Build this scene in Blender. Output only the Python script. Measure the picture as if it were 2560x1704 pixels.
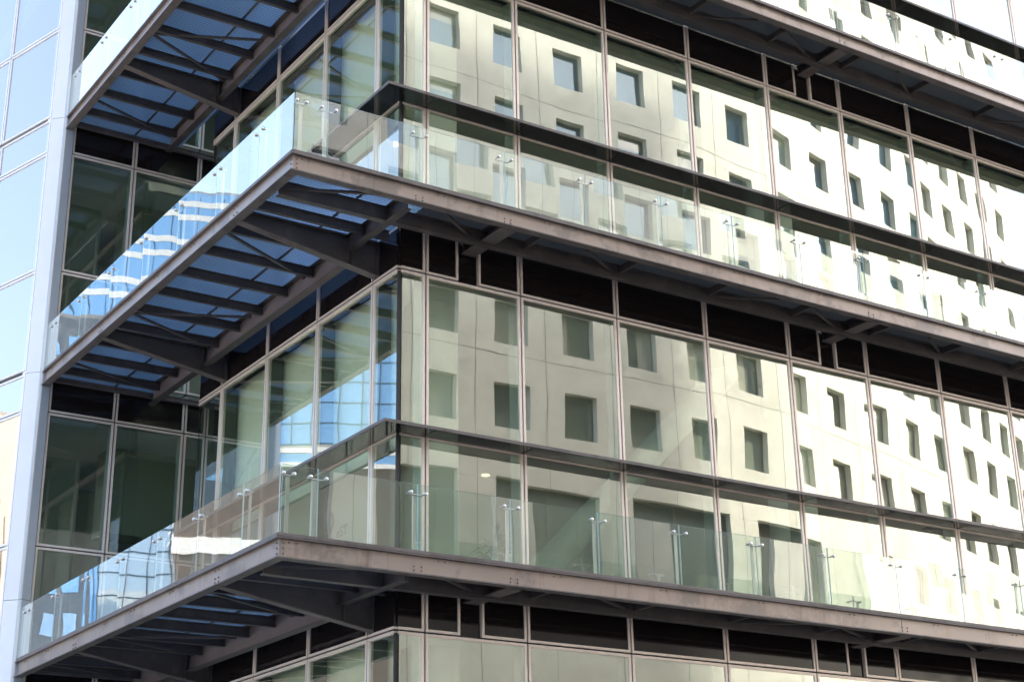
import bpy, math, random
from mathutils import Vector, Matrix
random.seed(7)
R = math.radians
S = bpy.context.scene
for o in list(bpy.data.objects):
    bpy.data.objects.remove(o)

# ------------------------------------------------------------------ camera
cam_d = bpy.data.cameras.new("camera")
cam = bpy.data.objects.new("camera", cam_d)
S.collection.objects.link(cam)
S.camera = cam
CP = Vector((-9.6555, -17.1757, -8.4017))
X = Vector((0.83783308, -0.54569289, -0.01596846))   # rows of the fitted rotation: image x, image y (down), forward
Y = Vector((0.1917361, 0.32151822, -0.92728815))
Z = Vector((0.5111487, 0.77385096, 0.37400762))
m = Matrix((( X.x, -Y.x, -Z.x, CP.x), (X.y, -Y.y, -Z.y, CP.y), (X.z, -Y.z, -Z.z, CP.z), (0, 0, 0, 1)))
cam.matrix_world = m
cam_d.sensor_width = 36.0
cam_d.lens = 4078.27 / 2560 * 36
cam_d.shift_x = 14.65 / 2560
cam_d.shift_y = -102.5 / 2560
cam_d.clip_end = 5000
S.render.resolution_x, S.render.resolution_y = 1024, 681

# ------------------------------------------------------------------ light
SUN_AZ = Vector((0.93, 0.37, 0)).normalized()
SUN_EL = R(38)
w = bpy.data.worlds.new("World")
S.world = w
w.use_nodes = True
nt = w.node_tree
bg = nt.nodes["Background"]
sky = nt.nodes.new("ShaderNodeTexSky")
sky.sky_type = 'NISHITA'
sky.sun_disc = False
sky.sun_elevation = SUN_EL
sky.sun_rotation = math.atan2(SUN_AZ.x, SUN_AZ.y)
sky.air_density = 1.0
sky.dust_density = 4.0
sky.ozone_density = 1.8
wb = nt.nodes.new("ShaderNodeMix"); wb.data_type = 'RGBA'; wb.blend_type = 'MULTIPLY'   # slightly hazier, less green sky
wb.inputs[0].default_value = 1.0; wb.inputs[7].default_value = (1.03, 0.985, 0.95, 1)
nt.links.new(sky.outputs[0], wb.inputs[6])
nt.links.new(wb.outputs[2], bg.inputs[0])
bg.inputs[1].default_value = 0.15
sd = bpy.data.lights.new("sun", 'SUN')
sun = bpy.data.objects.new("sun", sd)
S.collection.objects.link(sun)
sd.energy = 2.6
sd.angle = R(0.5)
sd.color = (1.0, 0.95, 0.88)
to_sun = Vector((SUN_AZ.x * math.cos(SUN_EL), SUN_AZ.y * math.cos(SUN_EL), math.sin(SUN_EL)))
sun.rotation_euler = to_sun.to_track_quat('Z', 'Y').to_euler()
S.view_settings.view_transform = 'Standard'
S.view_settings.look = 'None'
S.view_settings.exposure = 2.7
S.view_settings.gamma = 1.0
S.cycles.max_bounces = 14
S.cycles.transparent_max_bounces = 32
S.cycles.glossy_bounces = 6
S.cycles.diffuse_bounces = 5
S.cycles.sample_clamp_indirect = 8
S.cycles.use_denoising = True
try:
    S.cycles.denoiser = 'OPENIMAGEDENOISE'
    S.cycles.denoising_input_passes = 'RGB_ALBEDO_NORMAL'
except Exception:
    pass

# ------------------------------------------------------------------ materials
class NT:
    def __init__(s, name):
        s.m = bpy.data.materials.new(name)
        s.m.use_nodes = True
        s.t = s.m.node_tree
        for n in list(s.t.nodes):
            s.t.nodes.remove(n)
        s.out = s.t.nodes.new("ShaderNodeOutputMaterial")
    def n(s, typ, **kw):
        x = s.t.nodes.new(typ)
        for k, v in kw.items():
            if k.startswith('i_'):
                k = k[2:]
                x.inputs[int(k) if k.isdigit() else k].default_value = v
            else:
                setattr(x, k, v)
        return x
    def l(s, a, b):
        s.t.links.new(a, b)
    def math(s, op, a, b=None, clamp=False):
        x = s.t.nodes.new("ShaderNodeMath")
        x.operation = op
        x.use_clamp = clamp
        for i, v in enumerate((a, b)):
            if v is None:
                continue
            if isinstance(v, (int, float)):
                x.inputs[i].default_value = v
            else:
                s.l(v, x.inputs[i])
        return x.outputs[0]

def c4(c):
    return (c[0], c[1], c[2], 1)

def paint(name, col, rough=0.5, metal=0.0, var=0.12, scale=3.0, dirt=None, dirt_amt=0.0, dirt_scale=2.0, bump=0.0, spec=0.5, streak=0.0):
    k = NT(name)
    p = k.n("ShaderNodeBsdfPrincipled")
    p.inputs['Roughness'].default_value = rough
    p.inputs['Metallic'].default_value = metal
    p.inputs['Specular IOR Level'].default_value = spec
    g = k.n("ShaderNodeNewGeometry")
    no = k.n("ShaderNodeTexNoise", i_Scale=scale, i_Detail=6.0, i_Roughness=0.62)
    k.l(g.outputs['Position'], no.inputs['Vector'])
    mr = k.n("ShaderNodeMapRange")
    mr.inputs[1].default_value = 0.25; mr.inputs[2].default_value = 0.75
    mr.inputs[3].default_value = 1 - var; mr.inputs[4].default_value = 1 + var
    k.l(no.outputs[0], mr.inputs[0])
    hs = k.n("ShaderNodeMix", data_type='RGBA', blend_type='MULTIPLY')
    hs.inputs[0].default_value = 1.0
    hs.inputs[6].default_value = c4(col)
    k.l(mr.outputs[0], hs.inputs[7])
    colout = hs.outputs[2]
    if dirt:
        n2 = k.n("ShaderNodeTexNoise", i_Scale=dirt_scale, i_Detail=8.0, i_Roughness=0.7)
        k.l(g.outputs['Position'], n2.inputs['Vector'])
        r2 = k.n("ShaderNodeMapRange")
        r2.inputs[1].default_value = 0.52; r2.inputs[2].default_value = 0.60
        r2.inputs[3].default_value = 0; r2.inputs[4].default_value = dirt_amt
        k.l(n2.outputs[0], r2.inputs[0])
        mx = k.n("ShaderNodeMix", data_type='RGBA')
        k.l(r2.outputs[0], mx.inputs[0])
        k.l(colout, mx.inputs[6])
        mx.inputs[7].default_value = c4(dirt)
        colout = mx.outputs[2]
    if streak:                                             # run marks of rain and rust
        vm = k.n("ShaderNodeVectorMath", operation='MULTIPLY'); vm.inputs[1].default_value = (9.0, 9.0, 0.7)
        k.l(g.outputs['Position'], vm.inputs[0])
        n3 = k.n("ShaderNodeTexNoise", i_Scale=1.0, i_Detail=4.0, i_Roughness=0.6)
        k.l(vm.outputs[0], n3.inputs['Vector'])
        r3 = k.n("ShaderNodeMapRange")
        r3.inputs[1].default_value = 0.56; r3.inputs[2].default_value = 0.72
        r3.inputs[3].default_value = 0; r3.inputs[4].default_value = streak
        k.l(n3.outputs[0], r3.inputs[0])
        mx3 = k.n("ShaderNodeMix", data_type='RGBA')
        k.l(r3.outputs[0], mx3.inputs[0]); k.l(colout, mx3.inputs[6])
        mx3.inputs[7].default_value = (0.15, 0.085, 0.055, 1)
        colout = mx3.outputs[2]
    k.l(colout, p.inputs['Base Color'])
    if bump:
        b = k.n("ShaderNodeBump", i_Strength=bump, i_Distance=0.01)
        k.l(no.outputs[0], b.inputs['Height'])
        k.l(b.outputs[0], p.inputs['Normal'])
    k.l(p.outputs[0], k.out.inputs[0])
    return k.m

def wobble(k, amt, scale, tilt):
    """normal of a slightly uneven pane: slow waves in world space plus its own small tilt"""
    g = k.n("ShaderNodeNewGeometry")
    oi = k.n("ShaderNodeObjectInfo")
    add = k.n("ShaderNodeVectorMath", operation='ADD')
    wn = k.n("ShaderNodeTexWhiteNoise", noise_dimensions='1D')
    k.l(oi.outputs['Random'], wn.inputs['W'])
    sc = k.n("ShaderNodeVectorMath", operation='SCALE')
    k.l(wn.outputs['Color'], sc.inputs[0]); sc.inputs['Scale'].default_value = 20.0
    k.l(g.outputs['Position'], add.inputs[0]); k.l(sc.outputs[0], add.inputs[1])
    no = k.n("ShaderNodeTexNoise", i_Scale=scale, i_Detail=1.5, i_Roughness=0.5)
    k.l(add.outputs[0], no.inputs['Vector'])
    s1 = k.n("ShaderNodeVectorMath", operation='SUBTRACT')
    k.l(no.outputs['Color'], s1.inputs[0]); s1.inputs[1].default_value = (0.5, 0.5, 0.5)
    s2 = k.n("ShaderNodeVectorMath", operation='SCALE'); s2.inputs['Scale'].default_value = amt
    k.l(s1.outputs[0], s2.inputs[0])
    t1 = k.n("ShaderNodeVectorMath", operation='SUBTRACT')
    k.l(wn.outputs['Color'], t1.inputs[0]); t1.inputs[1].default_value = (0.5, 0.5, 0.5)
    t2 = k.n("ShaderNodeVectorMath", operation='SCALE'); t2.inputs['Scale'].default_value = tilt
    k.l(t1.outputs[0], t2.inputs[0])
    a1 = k.n("ShaderNodeVectorMath", operation='ADD')
    k.l(s2.outputs[0], a1.inputs[0]); k.l(t2.outputs[0], a1.inputs[1])
    a2 = k.n("ShaderNodeVectorMath", operation='ADD')
    k.l(g.outputs['Normal'], a2.inputs[0]); k.l(a1.outputs[0], a2.inputs[1])
    nn = k.n("ShaderNodeVectorMath", operation='NORMALIZE')
    k.l(a2.outputs[0], nn.inputs[0])
    return nn.outputs[0], g

def glass(name, tint, base=0.1, amt=0.006, scale=0.9, tilt=0.003, refl=(1, 1, 1), rough=0.0, veil=0.0, gain=1.0):
    k = NT(name)
    nrm, g = wobble(k, amt, scale, tilt)
    fr = k.n("ShaderNodeFresnel", i_IOR=1.52)
    r = fr.outputs[0]
    two = k.math('DIVIDE', k.math('MULTIPLY', r, 2.0), k.math('ADD', r, 1.0))        # both faces of the sheet
    fac = k.math('ADD', k.math('MULTIPLY', two, gain * (1 - base)), base, True)
    fac = k.math('MULTIPLY', fac, k.math('SUBTRACT', 1.0, g.outputs['Backfacing']))
    tr = k.n("ShaderNodeBsdfTransparent"); tr.inputs[0].default_value = c4([math.sqrt(v) for v in tint])
    gl = k.n("ShaderNodeBsdfGlossy"); gl.inputs['Color'].default_value = c4(refl); gl.inputs['Roughness'].default_value = rough
    k.l(nrm, gl.inputs['Normal'])
    mx = k.n("ShaderNodeMixShader")
    k.l(fac, mx.inputs[0])
    if veil:
        df = k.n("ShaderNodeBsdfDiffuse"); df.inputs[0].default_value = (0.8, 0.8, 0.78, 1)
        no = k.n("ShaderNodeTexNoise", i_Scale=2.2, i_Detail=7.0, i_Roughness=0.7)
        k.l(g.outputs['Position'], no.inputs['Vector'])
        mv = k.n("ShaderNodeMixShader")
        k.l(k.math('MULTIPLY', no.outputs[0], veil), mv.inputs[0])
        k.l(tr.outputs[0], mv.inputs[1]); k.l(df.outputs[0], mv.inputs[2])
        k.l(mv.outputs[0], mx.inputs[1])
    else:
        k.l(tr.outputs[0], mx.inputs[1])
    k.l(gl.outputs[0], mx.inputs[2])
    k.l(mx.outputs[0], k.out.inputs[0])
    return k.m

def solid_glass(name, col, base=0.06, amt=0.006, scale=0.9, tilt=0.003, rough=0.02, refl=(1, 1, 1), ior=1.5, vary=None):
    """opaque back-painted or far glazing: dark body under a clear reflecting face"""
    k = NT(name)
    nrm, g = wobble(k, amt, scale, tilt)
    fr = k.n("ShaderNodeFresnel", i_IOR=ior)
    fac = k.math('ADD', k.math('MULTIPLY', fr.outputs[0], 1 - base), base, True)
    df = k.n("ShaderNodeBsdfDiffuse"); df.inputs[0].default_value = c4(col)
    if vary:
        oi = k.n("ShaderNodeObjectInfo")
        rp = k.n("ShaderNodeValToRGB")
        rp.color_ramp.interpolation = 'CONSTANT'
        el = rp.color_ramp.elements
        el[0].position = 0; el[0].color = c4(vary[0]); el[1].position = 1 / len(vary); el[1].color = c4(vary[1])
        for q_ in range(2, len(vary)):
            e_ = el.new(q_ / len(vary)); e_.color = c4(vary[q_])
        k.l(oi.outputs['Random'], rp.inputs[0]); k.l(rp.outputs[0], df.inputs[0])
    gl = k.n("ShaderNodeBsdfGlossy"); gl.inputs['Roughness'].default_value = rough; gl.inputs['Color'].default_value = c4(refl)
    k.l(nrm, gl.inputs['Normal'])
    mx = k.n("ShaderNodeMixShader")
    k.l(fac, mx.inputs[0]); k.l(df.outputs[0], mx.inputs[1]); k.l(gl.outputs[0], mx.inputs[2])
    k.l(mx.outputs[0], k.out.inputs[0])
    return k.m

def grating_mat(name, px, py, open_x, open_y, col, sheet, clear, see=(0.8, 0.86, 0.95)):
    """slotted metal floor over a translucent sheet whose tint carries light and shade: rows of slots let the daylight through"""
    k = NT(name)
    g = k.n("ShaderNodeNewGeometry")
    sp = k.n("ShaderNodeSeparateXYZ"); k.l(g.outputs['Position'], sp.inputs[0])
    row = k.math('DIVIDE', sp.outputs[1], py)
    fy = k.math('FRACT', row)
    off = k.math('FRACT', k.math('MULTIPLY', k.math('FLOOR', row), 0.5))
    fx = k.math('FRACT', k.math('ADD', k.math('DIVIDE', sp.outputs[0], px), off))
    op = k.math('MULTIPLY', k.math('LESS_THAN', fx, open_x), k.math('LESS_THAN', fy, open_y))
    p = k.n("ShaderNodeBsdfPrincipled"); p.inputs['Base Color'].default_value = c4(col)
    p.inputs['Roughness'].default_value = 0.5
    tl = k.n("ShaderNodeBsdfTranslucent"); tl.inputs[0].default_value = c4(sheet)
    tr = k.n("ShaderNodeBsdfTransparent"); tr.inputs[0].default_value = c4(see)
    ms = k.n("ShaderNodeMixShader"); ms.inputs[0].default_value = clear
    k.l(tl.outputs[0], ms.inputs[1]); k.l(tr.outputs[0], ms.inputs[2])
    mx = k.n("ShaderNodeMixShader")
    k.l(op, mx.inputs[0]); k.l(p.outputs[0], mx.inputs[1]); k.l(ms.outputs[0], mx.inputs[2])
    k.l(mx.outputs[0], k.out.inputs[0])
    return k.m

def emit(name, col, s):
    k = NT(name)
    e = k.n("ShaderNodeEmission"); e.inputs[0].default_value = c4(col); e.inputs[1].default_value = s
    k.l(e.outputs[0], k.out.inputs[0])
    return k.m

M = {}
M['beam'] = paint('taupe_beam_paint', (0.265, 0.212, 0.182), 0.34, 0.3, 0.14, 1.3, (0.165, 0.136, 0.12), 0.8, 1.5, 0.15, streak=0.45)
M['beam_inner'] = paint('shaded_taupe_beam', (0.15, 0.122, 0.112), 0.45, 0.1, 0.15, 2.0, (0.13, 0.105, 0.095), 0.7, 2.2)  # darker copy of the beam paint, shade under the deck included
M['joist'] = paint('shade_darkened_steel', (0.042, 0.036, 0.036), 0.5, 0.0, 0.18, 4.0, (0.075, 0.062, 0.056), 0.6, 2.4)  # steel under the decks, its shade put into the base colour
M['flange'] = paint('dusty_flange_paint', (0.10, 0.083, 0.078), 0.5, 0.0, 0.15, 5.0, (0.05, 0.04, 0.036), 0.7, 3.0)
M['bolt'] = paint('bolt_steel', (0.16, 0.13, 0.12), 0.45, 0.6)
M['frame'] = paint('champagne_aluminium', (0.66, 0.56, 0.495), 0.36, 0.3, 0.05, 6)
M['gasket'] = paint('black_gasket', (0.012, 0.012, 0.014), 0.6)
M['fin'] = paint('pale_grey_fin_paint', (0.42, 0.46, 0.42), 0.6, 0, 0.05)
M['fin_shaded'] = paint('shaded_fin_paint', (0.10, 0.12, 0.105), 0.6, 0, 0.05)  # pale fin paint darkened: the unlit look is in the colour
M['blind'] = paint('pale_green_grey_blind', (0.74, 0.74, 0.64), 0.8, 0, 0.05, 8)
M['blind_dim'] = paint('dimmed_lower_blind', (0.30, 0.33, 0.27), 0.8, 0, 0.05, 6)  # lower part of the blinds, dimmer light put into a darker colour
M['white'] = paint('white_plaster', (0.78, 0.77, 0.72), 0.8, 0, 0.05, 1.2)
M['ceiling'] = paint('white_ceiling', (0.75, 0.76, 0.70), 0.85, 0, 0.05, 1.2)
M['darkint'] = paint('dark_interior', (0.10, 0.105, 0.095), 0.8, 0, 0.1, 1.0)
M['midint'] = paint('grey_partition', (0.34, 0.35, 0.29), 0.8, 0, 0.1, 0.8)
M['carpet'] = paint('grey_carpet', (0.16, 0.16, 0.15), 0.95)
M['steel'] = paint('brushed_stainless_steel', (0.56, 0.53, 0.51), 0.30, 1.0, 0.04, 9)
M['shelf'] = solid_glass('dark_polished_shelf', (0.016, 0.015, 0.015), 0.015, 0.012, 1.4, 0.004, 0.05, ior=1.42)
M['spandrel'] = solid_glass('brown_black_spandrel_glass', (0.010, 0.0075, 0.0075), 0.0, 0.006, 0.8, 0.004, 0.06, ior=1.36)
M['pillar_light'] = paint('light_grey_cladding', (0.64, 0.61, 0.60), 0.45, 0.1, 0.04, 1.5)
M['pillar_dark'] = paint('blue_grey_cladding', (0.34, 0.36, 0.39), 0.35, 0.4, 0.05, 1.5)
M['pane'] = glass('green_tinted_glazing', (0.78, 0.87, 0.74), 0.29, 0.0042, 0.75, 0.0048, (0.965, 1.0, 0.91))
M['pane_side'] = glass('side_green_tinted_glazing', (0.84, 0.91, 0.79), 0.19, 0.0042, 0.75, 0.0040, (0.97, 1.0, 0.97))
M['pane_clear'] = glass('recess_glazing', (0.52, 0.62, 0.56), 0.03, 0.006, 0.8, 0.003)
M['pane_pale'] = glass('pale_coated_glazing', (0.10, 0.13, 0.15), 0.42, 0.004, 0.8, 0.003, (1.0, 0.93, 0.90))
M['rail'] = glass('balustrade_glass', (0.86, 0.95, 0.90), 0.10, 0.007, 1.1, 0.005, (0.98, 1, 0.95), 0.0, 0.03, 1.5)
M['edge'] = paint('polished_glass_edge', (0.50, 0.60, 0.57), 0.25, 0, 0.05)
M['grate_l'] = grating_mat('skylit_grating', 0.07, 0.046, 0.93, 0.66, (0.05, 0.075, 0.11), (0.36, 0.47, 0.57), 0.45, (0.72, 0.80, 0.97))  # blue of the sky light is put into the sheet colours
M['grate_r'] = grating_mat('shaded_grating', 0.07, 0.046, 0.93, 0.62, (0.04, 0.045, 0.055), (0.12, 0.122, 0.122), 0.10)  # same grating as a greyer copy, long-side shade in its colour
M['conc'] = paint('cream_concrete', (0.67, 0.66, 0.585), 0.85, 0, 0.13, 1.1, (0.57, 0.55, 0.49), 0.5, 0.7, 0.2)
M['conc_dark'] = paint('joint_shadow_board', (0.08, 0.08, 0.075), 0.9)
M['hotel_pane'] = solid_glass('hotel_window_glass', (0.05, 0.06, 0.05), 0.20, 0.01, 0.6, 0.016, vary=[(0.10, 0.11, 0.08), (0.30, 0.32, 0.26), (0.17, 0.19, 0.15), (0.38, 0.37, 0.30), (0.13, 0.15, 0.13), (0.24, 0.27, 0.21)])
M['hotel_frame'] = paint('hotel_window_frame', (0.16, 0.16, 0.15), 0.5, 0.3)
M['hotel_pane_sky'] = solid_glass('sky_tinted_hotel_glass', (0.05, 0.085, 0.12), 0.12, 0.01, 0.6, 0.016, refl=(0.72, 0.86, 1.0))  # upper panes: blue sky reflection put into body and gloss colour
M['curtain_pale'] = solid_glass('pale_curtain_behind_glass', (0.40, 0.40, 0.33), 0.10, 0.01, 0.6, 0.016)
M['curtain_grey'] = solid_glass('grey_curtain_behind_glass', (0.16, 0.17, 0.14), 0.14, 0.01, 0.6, 0.016)
M['sill'] = paint('pale_sill', (0.62, 0.60, 0.54), 0.6)
M['asphalt'] = paint('asphalt', (0.05, 0.05, 0.052), 0.9, 0, 0.2, 5)
M['paving'] = paint('paving', (0.34, 0.32, 0.29), 0.9, 0, 0.15, 4)
M['kerb'] = paint('kerb_stone', (0.42, 0.41, 0.39), 0.9, 0, 0.12, 4)
M['roadmark'] = paint('road_paint', (0.75, 0.75, 0.72), 0.7, 0, 0.15, 6)
M['ground'] = paint('ground', (0.16, 0.15, 0.13), 0.95, 0, 0.2, 0.3)
M['blue_glass'] = solid_glass('sky_blue_curtain_glass', (0.13, 0.34, 0.62), 0.12, 0.004, 0.3, 0.003)
M['pale_blue'] = solid_glass('pale_blue_curtain_glass', (0.30, 0.46, 0.62), 0.20, 0.004, 0.3, 0.003)
M['grid'] = paint('dark_blue_mullion', (0.05, 0.10, 0.16), 0.5)
M['band'] = paint('white_band_panel', (0.72, 0.72, 0.68), 0.7)
M['brown'] = paint('brown_stone', (0.12, 0.095, 0.078), 0.8, 0, 0.15, 0.6)
M['grey_wall'] = paint('slate_grey_wall', (0.12, 0.14, 0.17), 0.8, 0, 0.15, 0.5)
M['beige'] = paint('beige_stone', (0.46, 0.43, 0.375), 0.85, 0, 0.08, 0.6)
M['roof'] = paint('roof_gravel', (0.30, 0.29, 0.27), 0.95, 0, 0.2, 3)
M['lamp'] = emit('warm_downlight', (1.0, 0.80, 0.40), 0.45)
M['letter'] = paint('dark_vinyl_lettering', (0.02, 0.024, 0.024), 0.6)
M['leaf'] = paint('leaf_green', (0.05, 0.085, 0.03), 0.6, 0, 0.35, 3)
M['bark'] = paint('bark', (0.13, 0.10, 0.07), 0.9, 0, 0.2, 8)
M['pot'] = paint('pot_glaze', (0.45, 0.44, 0.42), 0.5)

# ------------------------------------------------------------------ mesh helper
class MB:
    def __init__(s):
        s.v = []; s.f = []; s.mi = []; s.sm = []
    def add(s, verts, faces, mi=0, smooth=False):
        b = len(s.v)
        s.v += [tuple(v) for v in verts]
        for f in faces:
            s.f.append([i + b for i in f]); s.mi.append(mi); s.sm.append(smooth)
        return s
    def box(s, x0, x1, y0, y1, z0, z1, mi=0):
        v = [(x0, y0, z0), (x1, y0, z0), (x1, y1, z0), (x0, y1, z0), (x0, y0, z1), (x1, y0, z1), (x1, y1, z1), (x0, y1, z1)]
        return s.add(v, [(0, 3, 2, 1), (4, 5, 6, 7), (0, 1, 5, 4), (1, 2, 6, 5), (2, 3, 7, 6), (3, 0, 4, 7)], mi)
    def prism(s, poly, z0, z1, mi=0, mis=None):
        n = len(poly)
        v = [(p[0], p[1], z0) for p in poly] + [(p[0], p[1], z1) for p in poly]
        s.add(v, [tuple(range(n))[::-1], tuple(range(n, 2 * n))], mi)
        for i in range(n):
            j = (i + 1) % n
            s.add([v[i], v[j], v[n + j], v[n + i]], [(0, 1, 2, 3)], mis[i] if mis else mi)
        return s
    def bar(s, a, b, wd, h, mi=0):
        """rectangular bar from a to b, wd across (horizontal), h deep"""
        a = Vector(a); b = Vector(b); d = (b - a).normalized()
        up = Vector((0, 0, 1)) if abs(d.z) < 0.95 else Vector((0, 1, 0))
        sx = d.cross(up).normalized() * wd / 2; sz = sx.cross(d).normalized() * h / 2
        v = [p + q * sx + r * sz for p in (a, b) for q, r in ((-1, -1), (1, -1), (1, 1), (-1, 1))]
        return s.add(v, [(0, 1, 2, 3), (7, 6, 5, 4), (0, 4, 5, 1), (1, 5, 6, 2), (2, 6, 7, 3), (3, 7, 4, 0)], mi)
    def tube(s, a, b, r0, r1=None, n=12, mi=0, caps=True):
        r1 = r0 if r1 is None else r1
        a = Vector(a); b = Vector(b); d = (b - a).normalized()
        up = Vector((0, 0, 1)) if abs(d.z) < 0.95 else Vector((1, 0, 0))
        x = d.cross(up).normalized(); y = d.cross(x)
        v = []
        for p, r in ((a, r0), (b, r1)):
            for i in range(n):
                t = 2 * math.pi * i / n
                v.append(p + x * math.cos(t) * r + y * math.sin(t) * r)
        s.add(v, [(i, (i + 1) % n, n + (i + 1) % n, n + i) for i in range(n)], mi, True)
        if caps:
            s.add(v[:n], [tuple(range(n))[::-1]], mi); s.add(v[n:], [tuple(range(n))], mi)
        return s
    def ball(s, c, r, mi=0, n=10, k=7, sx=1.0):
        v = [(c[0], c[1], c[2] - r)]
        for j in range(1, k):
            p = math.pi * j / k - math.pi / 2
            for i in range(n):
                t = 2 * math.pi * i / n
                v.append((c[0] + r * math.cos(p) * math.cos(t), c[1] + r * math.cos(p) * math.sin(t), c[2] + r * math.sin(p)))
        v.append((c[0], c[1], c[2] + r))
        f = [(0, 1 + (i + 1) % n, 1 + i) for i in range(n)]
        for j in range(k - 2):
            b = 1 + j * n
            f += [(b + i, b + (i + 1) % n, b + n + (i + 1) % n, b + n + i) for i in range(n)]
        b = 1 + (k - 2) * n
        f += [(b + i, b + (i + 1) % n, len(v) - 1) for i in range(n)]
        return s.add(v, f, mi, True)
    def ibeam(s, a, b, z0, z1, wd, ft=0.014, web=0.012, off=0.0, mi=0, fl=None):
        """I section laid between two plan points; off moves the web across"""
        a = Vector((a[0], a[1], 0)); b = Vector((b[0], b[1], 0))
        fl = mi if fl is None else fl
        up = Vector((0, 0, 1)); d = (b - a).normalized(); sd_ = d.cross(up) * off
        s.bar(a + up * (z0 + ft / 2), b + up * (z0 + ft / 2), wd, ft, fl)
        s.bar(a + up * (z1 - ft / 2), b + up * (z1 - ft / 2), wd, ft, fl)
        s.bar(a + sd_ + up * ((z0 + z1) / 2), b + sd_ + up * ((z0 + z1) / 2), web, z1 - z0 - 2 * ft, mi)
        return s
    def mesh(s, name, mats):
        me = bpy.data.meshes.new(name)
        me.from_pydata(s.v, [], s.f)
        for mt in mats:
            me.materials.append(mt)
        me.polygons.foreach_set('material_index', s.mi)
        me.polygons.foreach_set('use_smooth', s.sm)
        me.update()
        return me
    def build(s, name, mats, parent=None, label=None, loc=None, rot=0.0):
        if not isinstance(mats, (list, tuple)):
            mats = [mats]
        return put(name, s.mesh(name, mats), parent, label, loc, rot)

def put(name, me, parent=None, label=None, loc=None, rot=0.0):
    o = bpy.data.objects.new(name, me)
    S.collection.objects.link(o)
    if parent:
        o.parent = parent
    if loc is not None:
        o.location = loc
    o.rotation_euler.z = rot
    if label:
        o['label'] = label
    return o

def thing(name, label, cat, loc=(0, 0, 0), rot=0.0, group=None):
    o = bpy.data.objects.new(name, None)
    S.collection.objects.link(o)
    o.location = loc; o.rotation_euler.z = rot
    o['label'] = label; o['category'] = cat
    if group:
        o['group'] = group
    return o

def struct(name, bm, mats):
    o = bm.build(name, mats)
    o['kind'] = 'structure'; o['label'] = name.replace('_', ' '); 
    return o

# ------------------------------------------------------------------ setting
GZ = -10.0
struct('ground', MB().box(-1500, 1500, -1500, 1500, GZ - 1.0, GZ - 0.14), M['ground'])
struct('road', MB().box(-300, 300, -22.0, -6.5, GZ - 0.13, GZ - 0.12), M['asphalt'])
lane = MB()
for i in range(40):
    lane.box(-120 + i * 6, -117 + i * 6, -14.35, -14.2, GZ - 0.119, GZ - 0.116)
struct('road_markings', lane, M['roadmark'])
struct('pavement', MB().box(-300, 300, -6.3, -0.3, GZ - 0.13, GZ).box(-300, -4.5, -0.28, 60, GZ - 0.13, GZ), M['paving'])
struct('kerb', MB().box(-300, 300, -6.5, -6.305, GZ - 0.13, GZ + 0.004).box(-300, 300, -22.2, -22.005, GZ - 0.13, GZ + 0.004), M['kerb'])
struct('far_pavement', MB().box(-300, 300, -27.5, -22.205, GZ - 0.13, GZ), M['paving'])

# ------------------------------------------------------------------ the office building
H = 4.719
T = [-4.719, 0.0, 4.719, 9.438]            # head of the glazing of each storey
SH = [t - 2.224 for t in T]                # light shelf level
DK = [-4.062, 0.657, 5.376, 10.095]        # top of each balcony edge beam
FL = [GZ, -4.062, 0.657, 5.376]            # foot of each storey
MR = [0.416, 1.916] + [3.556 + 1.641 * i for i in range(9)]
XE = MR[-1]
ML = [0.655, 2.288, 3.944, 5.585, 6.507]
DX, DY, DE = -2.115, -1.12, 8.10
RX = [-1.95, -0.81, 0.42, 1.62]            # mullions of the recessed wall
RY = 8.16
B = thing('office_building', 'glass and steel office block with projecting balconies on every storey', 'building', (0, 0, GZ))
B.location = (0, 0, 0)
OB = {}

class Facade:
    """a vertical glazed plane; s runs along it, local -y points out"""
    def __init__(f, o, ang):
        f.o = Vector((o[0], o[1], 0)); f.a = ang
        f.u = Vector((math.cos(ang), math.sin(ang), 0)); f.n = Vector((math.sin(ang), -math.cos(ang), 0))
    def at(f, s, z, out=0.0):
        p = f.o + f.u * s + f.n * out
        return Vector((p.x, p.y, z))

FR = Facade((0, 0), 0.0)
FLt = Facade((0, 0), R(-90))               # s = -y
FRec = Facade((0, RY), 0.0)
A_P = R(-74.5)
FP = Facade((-2.30, 8.30), A_P)            # pale wing; s negative away from the pillar

CACHE = {}
def window(fac, s0, s1, z0, z1, name, glassm, fw=0.036, gap=0.011, frame=True, sides='lrbt', label=None, mat='frame'):
    w_, h_ = s1 - s0 - 2 * gap, z1 - z0 - 2 * gap
    key = ('w', round(w_, 3), round(h_, 3), fw, sides, mat, name)
    if key not in CACHE:
        b = MB(); x, z = w_ / 2, h_ / 2
        L = fw if 'l' in sides else 0.0; Rr = fw if 'r' in sides else 0.0
        if 'b' in sides: b.box(-x, x, -0.016, 0.05, -z, -z + fw)
        if 't' in sides: b.box(-x, x, -0.016, 0.05, z - fw, z)
        zb = -z + (fw if 'b' in sides else 0); zt = z - (fw if 't' in sides else 0)
        if L: b.box(-x, -x + fw, -0.016, 0.05, zb, zt)
        if Rr: b.box(x - fw, x, -0.016, 0.05, zb, zt)
        p = MB().box(-x + L - 0.002 * (L > 0), x - Rr + 0.002 * (Rr > 0), 0.0, 0.012, zb - 0.002, zt + 0.002)
        CACHE[key] = (b.mesh(name, [M[mat]]), p)
    fm, p = CACHE[key]
    kp = key + (glassm,)
    if kp not in CACHE:
        CACHE[kp] = p.mesh('pane', [M[glassm]])
    c = fac.at((s0 + s1) / 2, (z0 + z1) / 2)
    o = put(name, fm, B, label, c, fac.a)
    put('pane', CACHE[kp], o)
    return o

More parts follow.
